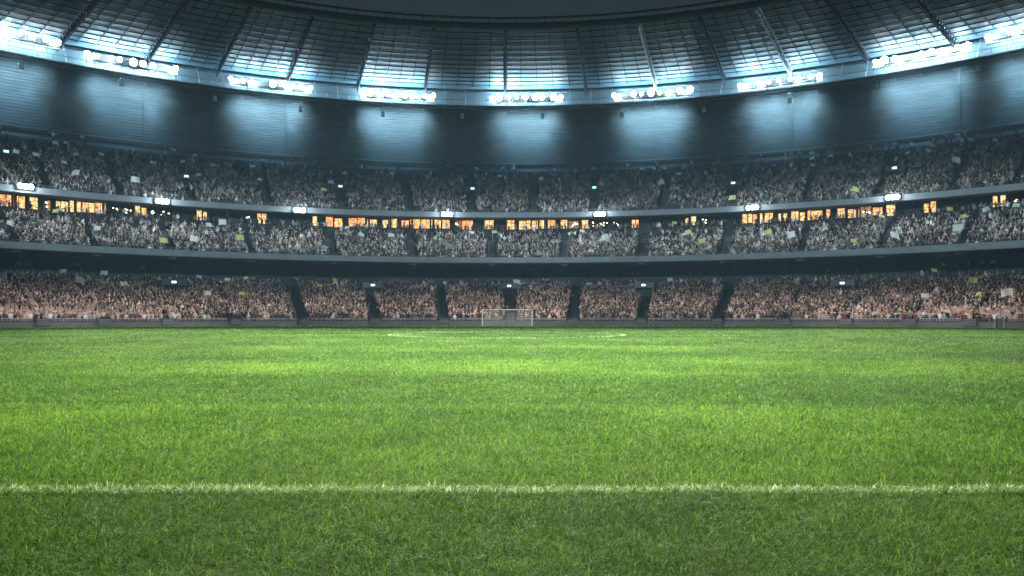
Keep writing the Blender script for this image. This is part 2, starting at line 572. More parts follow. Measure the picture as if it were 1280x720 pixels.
for a, b_ in zip(RIB[:-1], RIB[1:]):
    mb = MB()
    k = 6
    mb.sweep([(RI + (RO + 2.4 - RI) * i / 10, roof_z(RI + (RO + 2.4 - RI) * i / 10) + 0.35) for i in range(11)], a, b_, k)
    pan = spart(mb, 'roof_panel', M['roof'])
    gr = MB()
    for i in range(13):
        R = RI + 1.8 + i * 3.85
        gr.pbox(R, R + 0.12, a, b_, roof_z(R) + 0.2, roof_z(R) + 0.33, k)
    for j in range(1, 5):
        t = a + (b_ - a) * j / 5
        dt = 0.035
        gr.sweep([(RI + 1, roof_z(RI + 1) + 0.17), (RO - 1, roof_z(RO - 1) + 0.17), (RO - 1, roof_z(RO - 1) + 0.28), (RI + 1, roof_z(RI + 1) + 0.28)], t - dt, t + dt, 1, True, True)
    spart(gr, 'purlin_grid', M['ribsteel'], pan)
for i, t in enumerate(RIB):
    pale = i in (11, 13)  # these ribs have caught light put into their colour
    mb = MB()
    def rp(R, dz, dt): return P(R, t + dt, roof_z(R) + dz)
    w_ = 0.22
    for R0, R1 in zip(range(80, 130, 5), range(85, 135, 5)):
        for d0 in (-w_, w_):
            pass
    mb.tube([rp(80.5, -0.9, 0), rp(131, -1.6, 0)], 0.16, 6)
    mb.tube([rp(80.5, -0.1, -0.12), rp(131, -0.1, -0.12)], 0.12, 6)
    mb.tube([rp(80.5, -0.1, 0.12), rp(131, -0.1, 0.12)], 0.12, 6)
    k = 20
    for j in range(k):
        Ra = 80.5 + 50.5 * j / k; Rb = 80.5 + 50.5 * (j + 0.5) / k; Rc = 80.5 + 50.5 * (j + 1) / k
        dz = lambda R: -0.9 - 0.7 * (R - 80.5) / 50.5
        for d0 in (-0.12, 0.12):
            mb.tube([rp(Ra, dz(Ra), 0), rp(Rb, -0.1, d0)], 0.06, 4)
            mb.tube([rp(Rb, -0.1, d0), rp(Rc, dz(Rc), 0)], 0.06, 4)
    spart(mb, 'roof_rib', M['palerib'] if pale else M['ribsteel'], None, 'roof rib coloured pale as if lit' if pale else None)
    # column down the cladding under each rib
    cm = MB().pbox(132.8, 133.02, t - 0.13, t + 0.13, 34.05, 50.6)
    spart(cm, 'column', M['clad'])
mb = MB().tube([P(RI, T0 + (T1 - T0) * i / NS, ZI - 0.2) for i in range(NS + 1)], 0.5, 8)
mb.tube([P(RI - 0.2, T0 + (T1 - T0) * i / NS, ZI + 0.95) for i in range(NS + 1)], 0.16, 6)
for i in range(NS + 1):
    t = T0 + (T1 - T0) * i / NS
    mb.tube([P(RI, t, ZI), P(RI - 0.2, t, ZI + 0.95)], 0.05, 4)
spart(mb, 'roof_rim', M['steel'], None, None, True)

mb = MB()
for (R, z, r) in ((126.2, 46.15, 0.16), (126.0, 47.3, 0.05), (130.6, 50.3, 0.2), (128.2, 46.15, 0.12)):
    mb.tube([P(R, T0 + (T1 - T0) * i / NS, z) for i in range(NS + 1)], r, 6)
for i in range(NS + 1):
    t = T0 + (T1 - T0) * i / NS
    mb.tube([P(126.2, t, 46.15), P(126.0, t, 47.3)], 0.04, 4)
    if i % 2 == 0:
        mb.tube([P(126.2, t, 46.15), P(130.4, t, 50.6)], 0.08, 4)
        mb.tube([P(126.2, t, 46.15), P(133.0, t, 46.4)], 0.06, 4)
spart(mb, 'catwalk', M['midsteel'])
spart(MB().sweep([(126.4, 46.2), (132.7, 47.0), (132.7, 47.06), (126.4, 46.26)], T0, T1, NS, True, True), 'spill_shield', M['steel'])  # added panel, sloped to keep bank spill off the cladding and upper crowd
spart(MB().sweep([(132.75, 47.0), (132.75, 51.2)], T0, T1, NS), 'fascia', M['fascia'])

# ------------------------------------------------------------------ floodlight banks
ORD = ['first', 'second', 'third', 'fourth', 'fifth', 'sixth', 'seventh', 'eighth', 'ninth', 'tenth', 'eleventh', 'twelfth', 'thirteenth', 'fourteenth', 'fifteenth']
BANK = [(-41.9, 49.8), (-33.2, 48.7), (-21.9, 48.2), (-10.5, 48.2), (1.8, 48.1), (13.7, 48.0), (25.0, 48.0), (36.0, 49.0), (44.0, 49.7)]
AIMX = [-34, -26, -18, -8, 0, 8, 18, 26, 34]
RB = 126.6


def lamp_meshes():
    hs = MB()
    segs = 14
    prof = [(0.10, -0.62), (0.34, -0.5), (0.5, -0.2), (0.56, 0.1), (0.6, 0.14), (0.6, 0.2), (0.54, 0.2), (0.5, 0.08), (0.02, 0.06)]
    for (r, y) in prof:
        for j in range(segs):
            a = 2 * math.pi * j / segs
            hs.v.append((r * math.cos(a), -y, r * math.sin(a)))
    for i in range(len(prof) - 1):
        for j in range(segs):
            a = i * segs + j; a2 = i * segs + (j + 1) % segs
            hs.f.append((a, a2, a2 + segs, a + segs))
    hs.box((0, 0.1, -0.75), (0.08, 0.3, 0.5)); hs.box((0.62, 0.1, -0.3), (0.05, 0.1, 1.2)); hs.box((-0.62, 0.1, -0.3), (0.05, 0.1, 1.2))
    hs.box((0, 0.1, -0.9), (1.28, 0.1, 0.08))
    ln = MB()
    ln.v.append((0, -0.13, 0))
    for j in range(segs):
        a = 2 * math.pi * j / segs
        ln.v.append((0.5 * math.cos(a), -0.12, 0.5 * math.sin(a)))
    ln.f = [(0, 1 + (j + 1) % segs, 1 + j) for j in range(segs)]
    return hs, ln


H0, L0 = lamp_meshes()
h0 = H0.build('lamp', M['steel'])
l0 = L0.build('lens', M['lens'])
hm, lm = h0.data, l0.data
bpy.data.objects.remove(h0); bpy.data.objects.remove(l0)

for i, (t, z) in enumerate(BANK):
    rz = -R_(t)
    bk = empty('floodlight_bank', P(RB, t, z - 1.2), rz)
    tag(bk, f'{ORD[i]} bank of round white floodlights from the left on the roof catwalk', 'floodlights', 'floodlight banks along the roof edge')
    bar = MB()
    nl = 9
    span = 15.0
    def loc(k):
        # the bank follows the catwalk's curve
        x = -span / 2 + span * k / (nl - 1)
        return Vector((x, -(x * x) / (2 * RB), 0))
    pts = [loc(k * 0.5) + Vector((0, 0.1, 0.24)) for k in range(2 * nl - 1)]
    bar.tube(pts, 0.09, 6)
    bar.tube([p + Vector((0, 0, -0.5)) for p in pts], 0.06, 6)
    for k in range(nl):
        q = loc(k)
        bar.tube([q + Vector((0, 0.1, 0.24)), q + Vector((0, 0.1, -0.85))], 0.05, 4)
    bar.build('mounting_rail', M['midsteel'], bk)
    rf = MB()
    nq = 14
    for q in range(nq + 1):
        x = -span / 2 - 0.4 + (span + 0.8) * q / nq
        yb = -(x * x) / (2 * RB)
        rf.v += [(x, yb + 1.3, 0.35), (x, yb + 1.55, 1.1), (x, yb + 1.6, 1.9), (x, yb + 1.65, 1.9), (x, yb + 1.35, 0.35)]
    for q in range(nq):
        for j in range(5):
            a_ = q * 5 + j; b_ = q * 5 + (j + 1) % 5
            rf.f.append((a_, b_, b_ + 5, a_ + 5))
    rf.build('halo_panel', M['galv'], bk)  # added pale backing, lit white to widen the glow around the lamps
    for k in (-1.1, -0.55, 0, 0.55, 1.1):
        l = bpy.data.lights.new('halo_panel_light', 'POINT')  # extra light, added to whiten the pale backing behind the lamps
        l.energy = 700 * random.choice((0.5, 0.9, 1.3)); l.color = (0.66, 0.87, 1.0); l.shadow_soft_size = 0.3
        o = bpy.data.objects.new('halo_panel_light', l); COL.objects.link(o)
        o.location = P(RB + 0.5, t + k * 2.9, z + 0.0)
    miss = random.choice((1, 3, 5, 7))
    for k in range(nl):
        if k == miss and i not in (3, 4): continue
        q = loc(k) + Vector((random.uniform(-0.3, 0.3), 0, 1.15 + random.uniform(-0.12, 0.12)))
        s = random.choice((0.68, 0.8, 0.9, 1.05, 1.3))
        a = bpy.data.objects.new('lamp', hm); COL.objects.link(a); a.parent = bk
        a.location = q; a.scale = (s, s, s)
        a.rotation_euler = (R_(random.uniform(14, 22)), 0, R_(random.uniform(-8, 8)))
        b2 = bpy.data.objects.new('lens', lm); COL.objects.link(b2); b2.parent = a
    # the lamps' light: beam to the pitch, spill on the roof around, spill down the cladding
    spot('bank_beam', P(RB - 1.5, t, z), (AIMX[i], 52 + abs(AIMX[i]) * 0.2, 0), P_PITCH_FRONT, 29, 1.0, (1.0, 0.98, 0.92), 2.5)
    for k in (-1.1, -0.55, 0, 0.55, 1.1):
        l = bpy.data.lights.new('bank_spill', 'POINT')
        l.energy = P_SPILL * random.choice((0.6, 0.9, 1.2, 1.6)); l.color = (0.36, 0.73, 1.0); l.shadow_soft_size = 0.7
        o = bpy.data.objects.new('bank_spill', l); COL.objects.link(o)
        o.location = P(130.9, t + k * 2.3, z + 0.7)
    for k in (-1.5, -0.5, 0.5, 1.5):
        spot('bank_downlight', P(128.9, t + k * 1.5, 46.1), P(133.1, t + k * 1.5, 43.9), P_WASH * random.uniform(0.45, 0.85), 104, 1.0, (0.38, 0.74, 1.0), 0.4)
    for k in (-1, 0, 1):
        spot('bank_downlight', P(129.6, t + k * 1.6, 46.0), P(133.1, t + k * 1.6, 37.0), P_WASH * random.uniform(1.0, 1.5), 60, 1.0, (0.28, 0.66, 1.0), 0.4)

# small pale boxes hanging under the catwalk
SPK = [(-40.9, 46.6), (-33.9, 45.6), (-26.6, 44.9), (-19.3, 44.6), (-11.8, 44.7), (-4.3, 45.0), (3.4, 45.0), (10.9, 44.7), (18.4, 44.6), (25.8, 44.7), (32.8, 45.2), (39.9, 46.1)]
for i, (t, z) in enumerate(SPK):
    z = min(z, 45.4)
    e = empty('loudspeaker', P(129.0, t, z - 0.8), -R_(t))
    tag(e, f'{ORD[i]} small pale box from the left hanging below the catwalk', 'loudspeaker', 'small boxes hanging below the catwalk')
    c = MB(); c.box((0, 0, 0.5), (0.7, 0.5, 1.0)); c.box((0, -0.26, 0.5), (0.56, 0.03, 0.86))
    c.build('cabinet', M['galv'], e)
    c = MB(); c.tube([(0.2, 0, 1.0), (0.2, 0, 46.1 - z + 0.8)], 0.03, 4); c.tube([(-0.2, 0, 1.0), (-0.2, 0, 46.1 - z + 0.8)], 0.03, 4)
    c.build('hanger', M['midsteel'], e)

# lamps on the upper balcony's front
BL = [(-42.3, 20.9), (-32.1, 20.45), (-20.2, 20.35), (-6.0, 20.45), (9.2, 20.4), (23.6, 20.5), (35.3, 20.6)]
for i, (t, z) in enumerate(BL):
    e = empty('balcony_floodlight', P(107.2, t, z), -R_(t))
    tag(e, f'{ORD[i]} bright white lamp from the left on the front of the upper balcony', 'floodlight', 'lamps along the upper balcony front')
    c = MB(); c.box((0, -0.2, 0), (2.0, 0.3, 0.84)); c.box((0.5, 0.0, 0), (0.1, 0.3, 0.2)); c.box((-0.5, 0.0, 0), (0.1, 0.3, 0.2))
    h = c.build('housing', M['steel'], e)
    c = MB()
    for x in (-0.68, 0.0, 0.68):
        b0 = len(c.v)
        c.v.append((x, -0.38, 0))
        for j in range(14):
            c.v.append((x + 0.36 * math.cos(2 * math.pi * j / 14), -0.37, 0.40 * math.sin(2 * math.pi * j / 14)))
        c.f += [(b0, b0 + 1 + j, b0 + 1 + (j + 1) % 14) for j in range(14)]
    c.build('lens', M['balc_lens'], h)
    l = bpy.data.lights.new('balcony_glow', 'POINT'); l.energy = P_BALC; l.color = (0.7, 0.9, 1.0); l.shadow_soft_size = 0.4
    o = bpy.data.objects.new('balcony_glow', l); COL.objects.link(o); o.location = P(105.9, t, z + 0.1)

# lit signs over the stair openings
cnt = {'lower': 0, 'upper': 0}
for (t, R, z, which) in SIGNS:
    i = cnt[which]; cnt[which] += 1
    e = empty('exit_sign', P(R - 0.1, t, z), -R_(t))
    tag(e, f'{ORD[i]} lit mint sign from the left over a stair opening in the {which} tier', 'exit sign', f'lit signs of the {which} tier')
    c = MB(); c.box((0, 0, 0), (1.0, 0.14, 0.62)); h = c.build('housing', M['steel'], e)
    c = MB(); c.box((0, -0.085, 0), (0.72, 0.02, 0.36)); c.build('face', M['sign'], h)

# ------------------------------------------------------------------ perimeter wall
pw = empty('perimeter_wall', P(86, 0, 0))
tag(pw, 'low dark grey wall between the pitch and the lower tier', 'wall')


def wpart(mb, name, mat, parent=None, label=None):
    o = mb.build(name, mat)
    o.data.transform(INV)
    o.parent = parent or pw
    if label: o['label'] = label
    return o


OPEN = (45.1, 45.75)
mb = MB()
mb.pbox(85.9, 86.2, T0, OPEN[0], 0.0, 0.78, 108)
mb.pbox(85.9, 86.2, OPEN[1], T1, 0.0, 0.78, 18)
wpart(mb, 'wall_panel', M['wall'])
mb = MB()
mb.pbox(85.84, 86.26, T0, OPEN[0], 0.783, 0.85, 108)
mb.pbox(85.84, 86.26, OPEN[1], T1, 0.783, 0.85, 18)
wpart(mb, 'coping', M['terrace'])
mb = MB().pbox(86.0, 86.1, OPEN[0], OPEN[1], 0.0, 1.05)
gt = wpart(mb, 'gate', M['steel'])
mb = MB()
for t in OPEN:
    mb.pbox(85.8, 86.25, t - 0.06, t + 0.06, 0.0, 1.2)
wpart(mb, 'gate_post', M['midsteel'], gt)
for a, b_ in zip(LA[:-1], LA[1:]):
    a2, b2 = a + 0.75, b_ - 0.75
    if a2 < OPEN[1] < b2: a2 = OPEN[1] + 0.3
    rl = MB()
    k = 12
    rl.tube([P(86.25, a2 + (b2 - a2) * i / k, 1.2) for i in range(k + 1)], 0.055, 6)
    rl.tube([P(86.25, a2 + (b2 - a2) * i / k, 1.0) for i in range(k + 1)], 0.025, 5)
    for i in range(k + 1):
        t = a2 + (b2 - a2) * i / k
        rl.tube([P(86.25, t, 0.8), P(86.25, t, 1.2)], 0.03, 4)
    wpart(rl, 'guard_rail', M['palerib'])
for t in LA[1:-1]:
    c = MB().pbox(85.6, 85.85, t - 0.5, t + 0.5, 0.25, 1.15)
    st = wpart(c, 'access_step', M['steel'])
    c = MB()
    for zz in (0.42, 0.64, 0.86, 1.08):
        c.pbox(85.42, 85.58, t - 0.48, t + 0.48, zz, zz + 0.06)
    wpart(c, 'tread', M['midsteel'], st)

# ------------------------------------------------------------------ goal
GY = 111.5
goal = empty('goal', (0, GY, 0))
tag(goal, 'white football goal with a net at the far end of the pitch', 'goal')
for sx in (-3.72, 3.72):
    c = MB(); c.tube([(sx, 0, 0), (sx, 0, 2.5)], 0.06, 10); c.build('post', M['goal'], goal, True)
c = MB(); c.tube([(-3.79, 0, 2.5), (3.79, 0, 2.5)], 0.06, 10); c.build('crossbar', M['goal'], goal, True)
c = MB()
for sx in (-3.72, 3.72):
    c.tube([(sx, 0, 2.5), (sx, 0.9, 2.5), (sx, 2.0, 0.03)], 0.03, 5)
c.tube([(-3.72, 2.0, 0.05), (3.72, 2.0, 0.05)], 0.03, 5)
c.build('net_support', M['galv'], goal)
c = MB()
nx = 40
for i in range(nx + 1):
    x = -3.7 + 7.4 * i / nx
    c.tube([(x, 0.02, 2.48), (x, 0.9, 2.48), (x, 1.98, 0.05)], 0.006, 3, False)
for j in range(4):
    c.tube([(-3.7, 0.9 * j / 4, 2.48), (3.7, 0.9 * j / 4, 2.48)], 0.006, 3, False)
for j in range(14):
    f = j / 14
    c.tube([(-3.7, 0.9 + 1.08 * f, 2.48 - 2.43 * f), (3.7, 0.9 + 1.08 * f, 2.48 - 2.43 * f)], 0.006, 3, False)
for sx in (-3.7, 3.7):
    for j in range(12):
        zz = 0.2 * j + 0.05
        yb = 0.9 + 1.08 * (2.48 - zz) / 2.43
        c.tube([(sx, 0.02, zz), (sx, yb, zz)], 0.006, 3, False)
    for j in range(10):
        yy = 0.2 * j
        zt = 2.48 if yy < 0.9 else 2.48 - (yy - 0.9) / 1.08 * 2.43
        c.tube([(sx, yy, 0.05), (sx, yy, zt)], 0.006, 3, False)
c.build('net', M['white'], goal)

# ------------------------------------------------------------------ spectators: the nearest as individuals, the rest as one crowd
SKIN = [(0.48, 0.34, 0.27), (0.54, 0.40, 0.33), (0.40, 0.25, 0.17), (0.22, 0.13, 0.085)]
HAIR = [(0.02, 0.015, 0.012), (0.05, 0.03, 0.02), (0.10, 0.06, 0.03), (0.25, 0.17, 0.08)]
SHIRTS = [('maroon', (0.10, 0.03, 0.032)), ('white', (0.58, 0.56, 0.54)), ('pink', (0.42, 0.29, 0.27)), ('dark', (0.02, 0.018, 0.02)), ('grey', (0.25, 0.24, 0.24)), ('brown', (0.16, 0.09, 0.07))]
TROUS = [(0.03, 0.032, 0.04), (0.05, 0.06, 0.10), (0.10, 0.09, 0.08)]

POSES = [
    ('both arms raised', [(-0.38, -0.04, 1.62), (-0.46, -0.08, 1.92)], [(0.38, -0.04, 1.62), (0.46, -0.08, 1.92)]),
    ('one arm raised', [(-0.33, -0.02, 1.60), (-0.34, -0.06, 1.93)], [(0.28, -0.02, 1.14), (0.26, -0.14, 0.92)]),
    ('hands clapping', [(-0.28, -0.06, 1.15), (-0.06, -0.34, 1.28)], [(0.28, -0.06, 1.15), (0.06, -0.34, 1.28)]),
    ('arms hanging down', [(-0.27, 0.02, 1.14), (-0.25, -0.06, 0.88)], [(0.27, 0.02, 1.14), (0.25, -0.06, 0.88)]),
    ('arms spread wide', [(-0.46, -0.04, 1.36), (-0.72, -0.1, 1.52)], [(0.46, -0.04, 1.36), (0.72, -0.1, 1.52)]),
]


def skinned_person(pose):
    _, la, ra = pose
    V = [((0, 0, 0.93), 0.155)]
    E = []
    def add(p, r, par):
        V.append((p, r)); E.append((par, len(V) - 1)); return len(V) - 1
    w1 = add((0, 0, 1.12), 0.15, 0); ch = add((0, 0.0, 1.33), 0.165, w1); nk0 = add((0, 0.0, 1.47), 0.075, ch)
    nk = add((0, -0.01, 1.53), 0.06, nk0); h1 = add((0, -0.02, 1.60), 0.095, nk); h2 = add((0, -0.01, 1.68), 0.105, h1); add((0, 0, 1.74), 0.07, h2)
    for s, arm in ((-1, la), (1, ra)):
        sh = add((s * 0.2, 0, 1.40), 0.075, ch)
        el = add(arm[0], 0.048, sh); wr = add(arm[1], 0.036, el)
        d = (Vector(arm[1]) - Vector(arm[0])).normalized() * 0.12
        add(tuple(Vector(arm[1]) + d), 0.04, wr)
        hp = add((s * 0.10, 0, 0.86), 0.10, 0); kn = add((s * 0.12, -0.02, 0.48), 0.065, hp); an = add((s * 0.13, 0.02, 0.09), 0.045, kn)
        add((s * 0.14, -0.15, 0.045), 0.04, an)
    me = bpy.data.meshes.new('person')
    me.from_pydata([v[0] for v in V], E, [])
    o = bpy.data.objects.new('person', me)
    COL.objects.link(o)
    md = o.modifiers.new('skin', 'SKIN')
    for i, v in enumerate(V):
        sv = me.skin_vertices[0].data[i]
        sv.radius = (v[1] * (1.15 if i in (1, 2) else 1.0), v[1] * (0.75 if i in (0, 1, 2) else 1.0))
        sv.use_root = (i == 0)
    sb = o.modifiers.new('sub', 'SUBSURF'); sb.levels = 1; sb.render_levels = 1
    dg = bpy.context.evaluated_depsgraph_get()
    out = bpy.data.meshes.new_from_object(o.evaluated_get(dg))
    bpy.data.objects.remove(o)
    out.materials.clear(); out.materials.append(M['crowd'])
    for p in out.polygons: p.use_smooth = True
    return out, la, ra


def colour_person(me, la, ra, shirt, skin, hair, tr):
    me = me.copy()
    ca = me.color_attributes.new('Col', 'FLOAT_COLOR', 'POINT')
    arms = [(Vector(a[0]), Vector(a[1])) for a in (la, ra)]
    for i, v in enumerate(me.vertices):
        c = v.co
        col = shirt
        if c.z < 0.95: col = tr
        if c.z < 0.10: col = (0.04, 0.035, 0.03)
        if c.z > 1.52 and abs(c.x) < 0.16: col = skin
        if c.z > 1.60 and abs(c.x) < 0.16 and (c.y > 0.01 or c.z > 1.735): col = hair
        for (e, w_) in arms:
            ax = (w_ - e)
            f = (c - e).dot(ax) / ax.length_squared
            if f > -0.15 and (c - e - ax * max(0, min(f, 1.4))).length < 0.085: col = skin
        ca.data[i].color = (*col, 1)
    return me


PROTO = []
for pz in POSES:
    me, la, ra = skinned_person(pz)
    for k, (sn, sc) in enumerate(SHIRTS):
        PROTO.append((pz[0], sn, colour_person(me, la, ra, sc, SKIN[(k + len(PROTO)) % 4 if k % 2 else k % 2], HAIR[k % 4], TROUS[k % 3])))

NEAR_SEATS = []
FAR = {'L': [], 'M': [], 'U': []}


def in_frame(p, m=1.04):
    return abs(p[0]) < 0.690 * m * p[1]


def gap(t, R, angles, half):
    return any(abs(t - a) * R * math.pi / 180 < half for a in angles)


for key, T, AN, VO, hw, sp in (('L', LOW, LA, VL, 1.05, 0.56), ('M', MID, MA, [], 0.95, 0.56), ('U', UPP, UA, VU, 1.0, 0.58)):
    R0, R1, z0, s = T
    nr = int(round((R1 - R0) / 0.8))
    for r in range(nr):
        R = R0 + 0.8 * r + 0.45
        z = z0 + s * 0.8 * r
        step = math.degrees(sp / R)
        f = r / nr
        if key == 'L': dens = 0.95 if f < 0.72 else 0.95 - (f - 0.72) / 0.28 * 0.75
        elif key == 'M': dens = 0.96 if f < 0.6 else 0.5
        else: dens = 0.94 if f < 0.45 else max(0.05, 0.94 - (f - 0.45) / 0.38 * 0.9)
        wid = hw * (1.15 if key == 'M' else 1.0)
        t = -52.0 + random.random() * step
        while t < 52.0:
            t += step
            if random.random() > dens: continue
            tt = t + random.uniform(-0.12, 0.12) * step
            if gap(tt, R, AN, wid if abs(tt) < 24 else 0.15 if key == 'L' else wid * 0.6): continue
            if any(abs(tt - vt) * R * math.pi / 180 < 2.0 and vR - 0.4 < R < vR + 4.6 for vt, vR in VO): continue
            p = P(R + random.uniform(-0.1, 0.1), tt, z)
            if not in_frame(p, 1.12): continue
            (NEAR_SEATS if key == 'L' else FAR[key]).append((p, tt, R, key, r))
for t in np.arange(-50, 50, 0.3):
    if random.random() < 0.62:
        FAR['M'].append((P(113.75 + random.uniform(-0.15, 0.15), t + random.uniform(-0.1, 0.1), 17.7), t, 113.75, 'M', 99))
NEAR_SEATS.sort(key=lambda q: (0 if in_frame(q[0], 0.998) else 1, q[0][0] ** 2 + q[0][1] ** 2 + (600 if q[4] > 5 else 0)))
front = NEAR_SEATS[:300]
FAR['L'] += NEAR_SEATS[300:]
def ordinal(k):
    ones = ['first', 'second', 'third', 'fourth', 'fifth', 'sixth', 'seventh', 'eighth', 'ninth', 'tenth', 'eleventh', 'twelfth', 'thirteenth', 'fourteenth', 'fifteenth', 'sixteenth', 'seventeenth', 'eighteenth', 'nineteenth']
    if k < 20: return ones[k - 1]
    tens = {2: 'twent', 3: 'thirt', 4: 'fort', 5: 'fift', 6: 'sixt', 7: 'sevent', 8: 'eight', 9: 'ninet'}
    a_, b_ = divmod(k, 10)
    return tens[a_] + 'ieth' if b_ == 0 else tens[a_] + 'y-' + ones[b_ - 1]


front.sort(key=lambda q: (q[4], -abs(q[1])))
counts = {}
for (p, t, R, key, r) in front:
    ck = (r, p[0] < 0); counts[ck] = counts.get(ck, 0) + 1
    pose, sn, me = PROTO[random.choices(range(len(PROTO)))[0]]
    side = 'left' if p[0] < 0 else 'right'
    o = bpy.data.objects.new('person', me)
    COL.objects.link(o)
    o.location = p
    s = random.uniform(0.93, 1.05)
    o.scale = (s, s, s)
    o.rotation_euler = (0, 0, -R_(t) + random.uniform(-0.3, 0.3))
    tag(o, f'spectator in {sn} top, {pose}, lower tier {ordinal(r + 1)} row, {ordinal(counts[ck])} from {side} edge', 'person', f'spectators in the front rows at the {side}')


def crowd_template(pose, lean):
    """upper body with head, arms and legs as light tapered shells; returns verts, faces, part ids"""
    _, la, ra = pose
    V = []; F = []; K = []
    def tube(pts, rs, seg, kind, flat=1.0):
        b = len(V)
        pts = [Vector(p) for p in pts]
        for i, p in enumerate(pts):
            d = (pts[min(i + 1, len(pts) - 1)] - pts[max(i - 1, 0)]).normalized()
            up = Vector((0, 1, 0)) if abs(d.y) < 0.9 else Vector((1, 0, 0))
            u = d.cross(up).normalized(); vv = d.cross(u)
            for j in range(seg):
                a = 2 * math.pi * (j + 0.5) / seg
                q = p + u * math.cos(a) * rs[i] + vv * math.sin(a) * rs[i] * flat
                V.append((q.x, q.y + lean * (q.z - 0.9), q.z)); K.append(kind)
        for i in range(len(pts) - 1):
            for j in range(seg):
                a = b + i * seg + j; a2 = b + i * seg + (j + 1) % seg
                F.append((a, a2, a2 + seg, a + seg))
        e = b + (len(pts) - 1) * seg
        F.append(tuple(e + j for j in range(seg)))
    tube([(0, 0, 0.85), (0, 0, 1.15), (0, 0, 1.38), (0, 0, 1.5)], [0.17, 0.17, 0.21, 0.07], 6, 0, 0.65)
    tube([(0, -0.02, 1.47), (0, -0.02, 1.57), (0, -0.01, 1.68), (0, 0, 1.77)], [0.05, 0.10, 0.11, 0.05], 6, 1)
    for s, arm in ((-1, la), (1, ra)):
        tube([(s * 0.2, 0, 1.40), arm[0]], [0.065, 0.05], 4, 0)
        d = (Vector(arm[1]) - Vector(arm[0])).normalized() * 0.13
        tube([arm[0], tuple(Vector(arm[1]) + d)], [0.05, 0.045], 4, 1)
        tube([(s * 0.11, 0, 0.9), (s * 0.13, 0, 0.02)], [0.10, 0.06], 4, 2)
    V = np.array(V, dtype=np.float32); K = np.array(K)
    hb = (K == 1) & (V[:, 2] > 1.62) & (np.abs(V[:, 0]) < 0.14) & (V[:, 1] > -0.03 + lean * 0.7)
    K[hb] = 3
    return V, F, K


TPL = [crowd_template(p, l) for p in POSES for l in (0.0, 0.08, -0.06)]
WT = np.array([2.2, 2.2, 2.2, 2, 2, 2, 6, 6, 6, 6, 6, 6, 0.8, 0.8, 0.8]); WT = WT / WT.sum()
SH_L = np.array([s[1] for s in SHIRTS] + [(0.5, 0.42, 0.38), (0.10, 0.03, 0.03), (0.05, 0.045, 0.045)])
SW_L = np.array([3, 3.2, 3.2, 9, 2, 1.0, 4.5, 5, 8.0]); SW_L /= SW_L.sum()
SH_U = np.array([(0.62, 0.62, 0.60), (0.05, 0.05, 0.055), (0.20, 0.20, 0.20), (0.36, 0.34, 0.31), (0.10, 0.09, 0.085), (0.42, 0.32, 0.27)])
SW_U = np.array([5, 10, 2.5, 3, 6, 2.0]); SW_U /= SW_U.sum()
SKN = np.array(SKIN); HRN = np.array(HAIR); TRN = np.array(TROUS)

allV = []; allC = []; loops = []; starts = []
vb = 0; lb = 0
for key in ('L', 'M', 'U'):
    arr = FAR[key]
    pos = np.array([a[0] for a in arr]); tts = np.array([a[1] for a in arr])
    which = rng.choice(len(TPL), len(arr), p=WT)
    for w_ in range(len(TPL)):
        idx = np.where(which == w_)[0]
        if not len(idx): continue
        V, F, K = TPL[w_]
        nI = len(idx)
        ang = -np.radians(tts[idx]) + rng.uniform(-0.4, 0.4, nI)
        sc = rng.uniform(0.92, 1.06, nI)
        flip = rng.choice([-1.0, 1.0], nI)
        x = V[None, :, 0] * (sc * flip)[:, None]; y = V[None, :, 1] * sc[:, None]; z = V[None, :, 2] * sc[:, None]
        c, s_ = np.cos(ang)[:, None], np.sin(ang)[:, None]
        W = np.stack([x * c - y * s_ + pos[idx, 0][:, None], x * s_ + y * c + pos[idx, 1][:, None], z + pos[idx, 2][:, None]], -1)
        if key == 'U' or key == 'M':
            sh = SH_U[rng.choice(len(SH_U), nI, p=SW_U)]
            if key == 'M':
                mix = rng.random(nI) < 0.4
                sh[mix] = SH_L[rng.choice(len(SH_L), mix.sum(), p=SW_L)]
        else:
            sh = SH_L[rng.choice(len(SH_L), nI, p=SW_L)]
        sk = SKN[rng.choice(4, nI, p=[0.35, 0.35, 0.2, 0.1])]
        hr = HRN[rng.choice(4, nI)]
        tr = TRN[rng.choice(3, nI)]
        pal = np.stack([sh, sk, tr, hr], 1)
        pal = pal * np.exp(rng.normal(-0.35, 0.75, (nI, 1, 1))).clip(0.15, 1.5)
        Cc = pal[:, K, :]
        allV.append(W.reshape(-1, 3)); allC.append(Cc.reshape(-1, 3))
        nv = len(V)
        base = vb + np.arange(nI) * nv
        for quad in (4, 6):
            Q = [f for f in F if len(f) == quad]
            if not Q: continue
            Q = np.array(Q)
            L = (Q[None] + base[:, None, None]).reshape(-1)
            loops.append(L)
            nf = nI * len(Q)
            starts.append(lb + np.arange(nf) * quad)
            lb += len(L)
        vb += nI * nv
allV = np.concatenate(allV); allC = np.concatenate(allC)
me = raw_mesh('crowd', allV, np.concatenate(loops), np.concatenate(starts), M['crowd'])
ca = me.color_attributes.new('Col', 'FLOAT_COLOR', 'POINT')
ca.data.foreach_set('color', np.concatenate([allC, np.ones((len(allC), 1))], 1).astype(np.float32).ravel())
o = bpy.data.objects.new('crowd', me); COL.objects.link(o)
tag(o, 'dense crowd of spectators filling the three tiers of the stands', 'crowd', kind='stuff')
print('crowd people', sum(len(v) for v in FAR.values()), 'verts', len(allV))

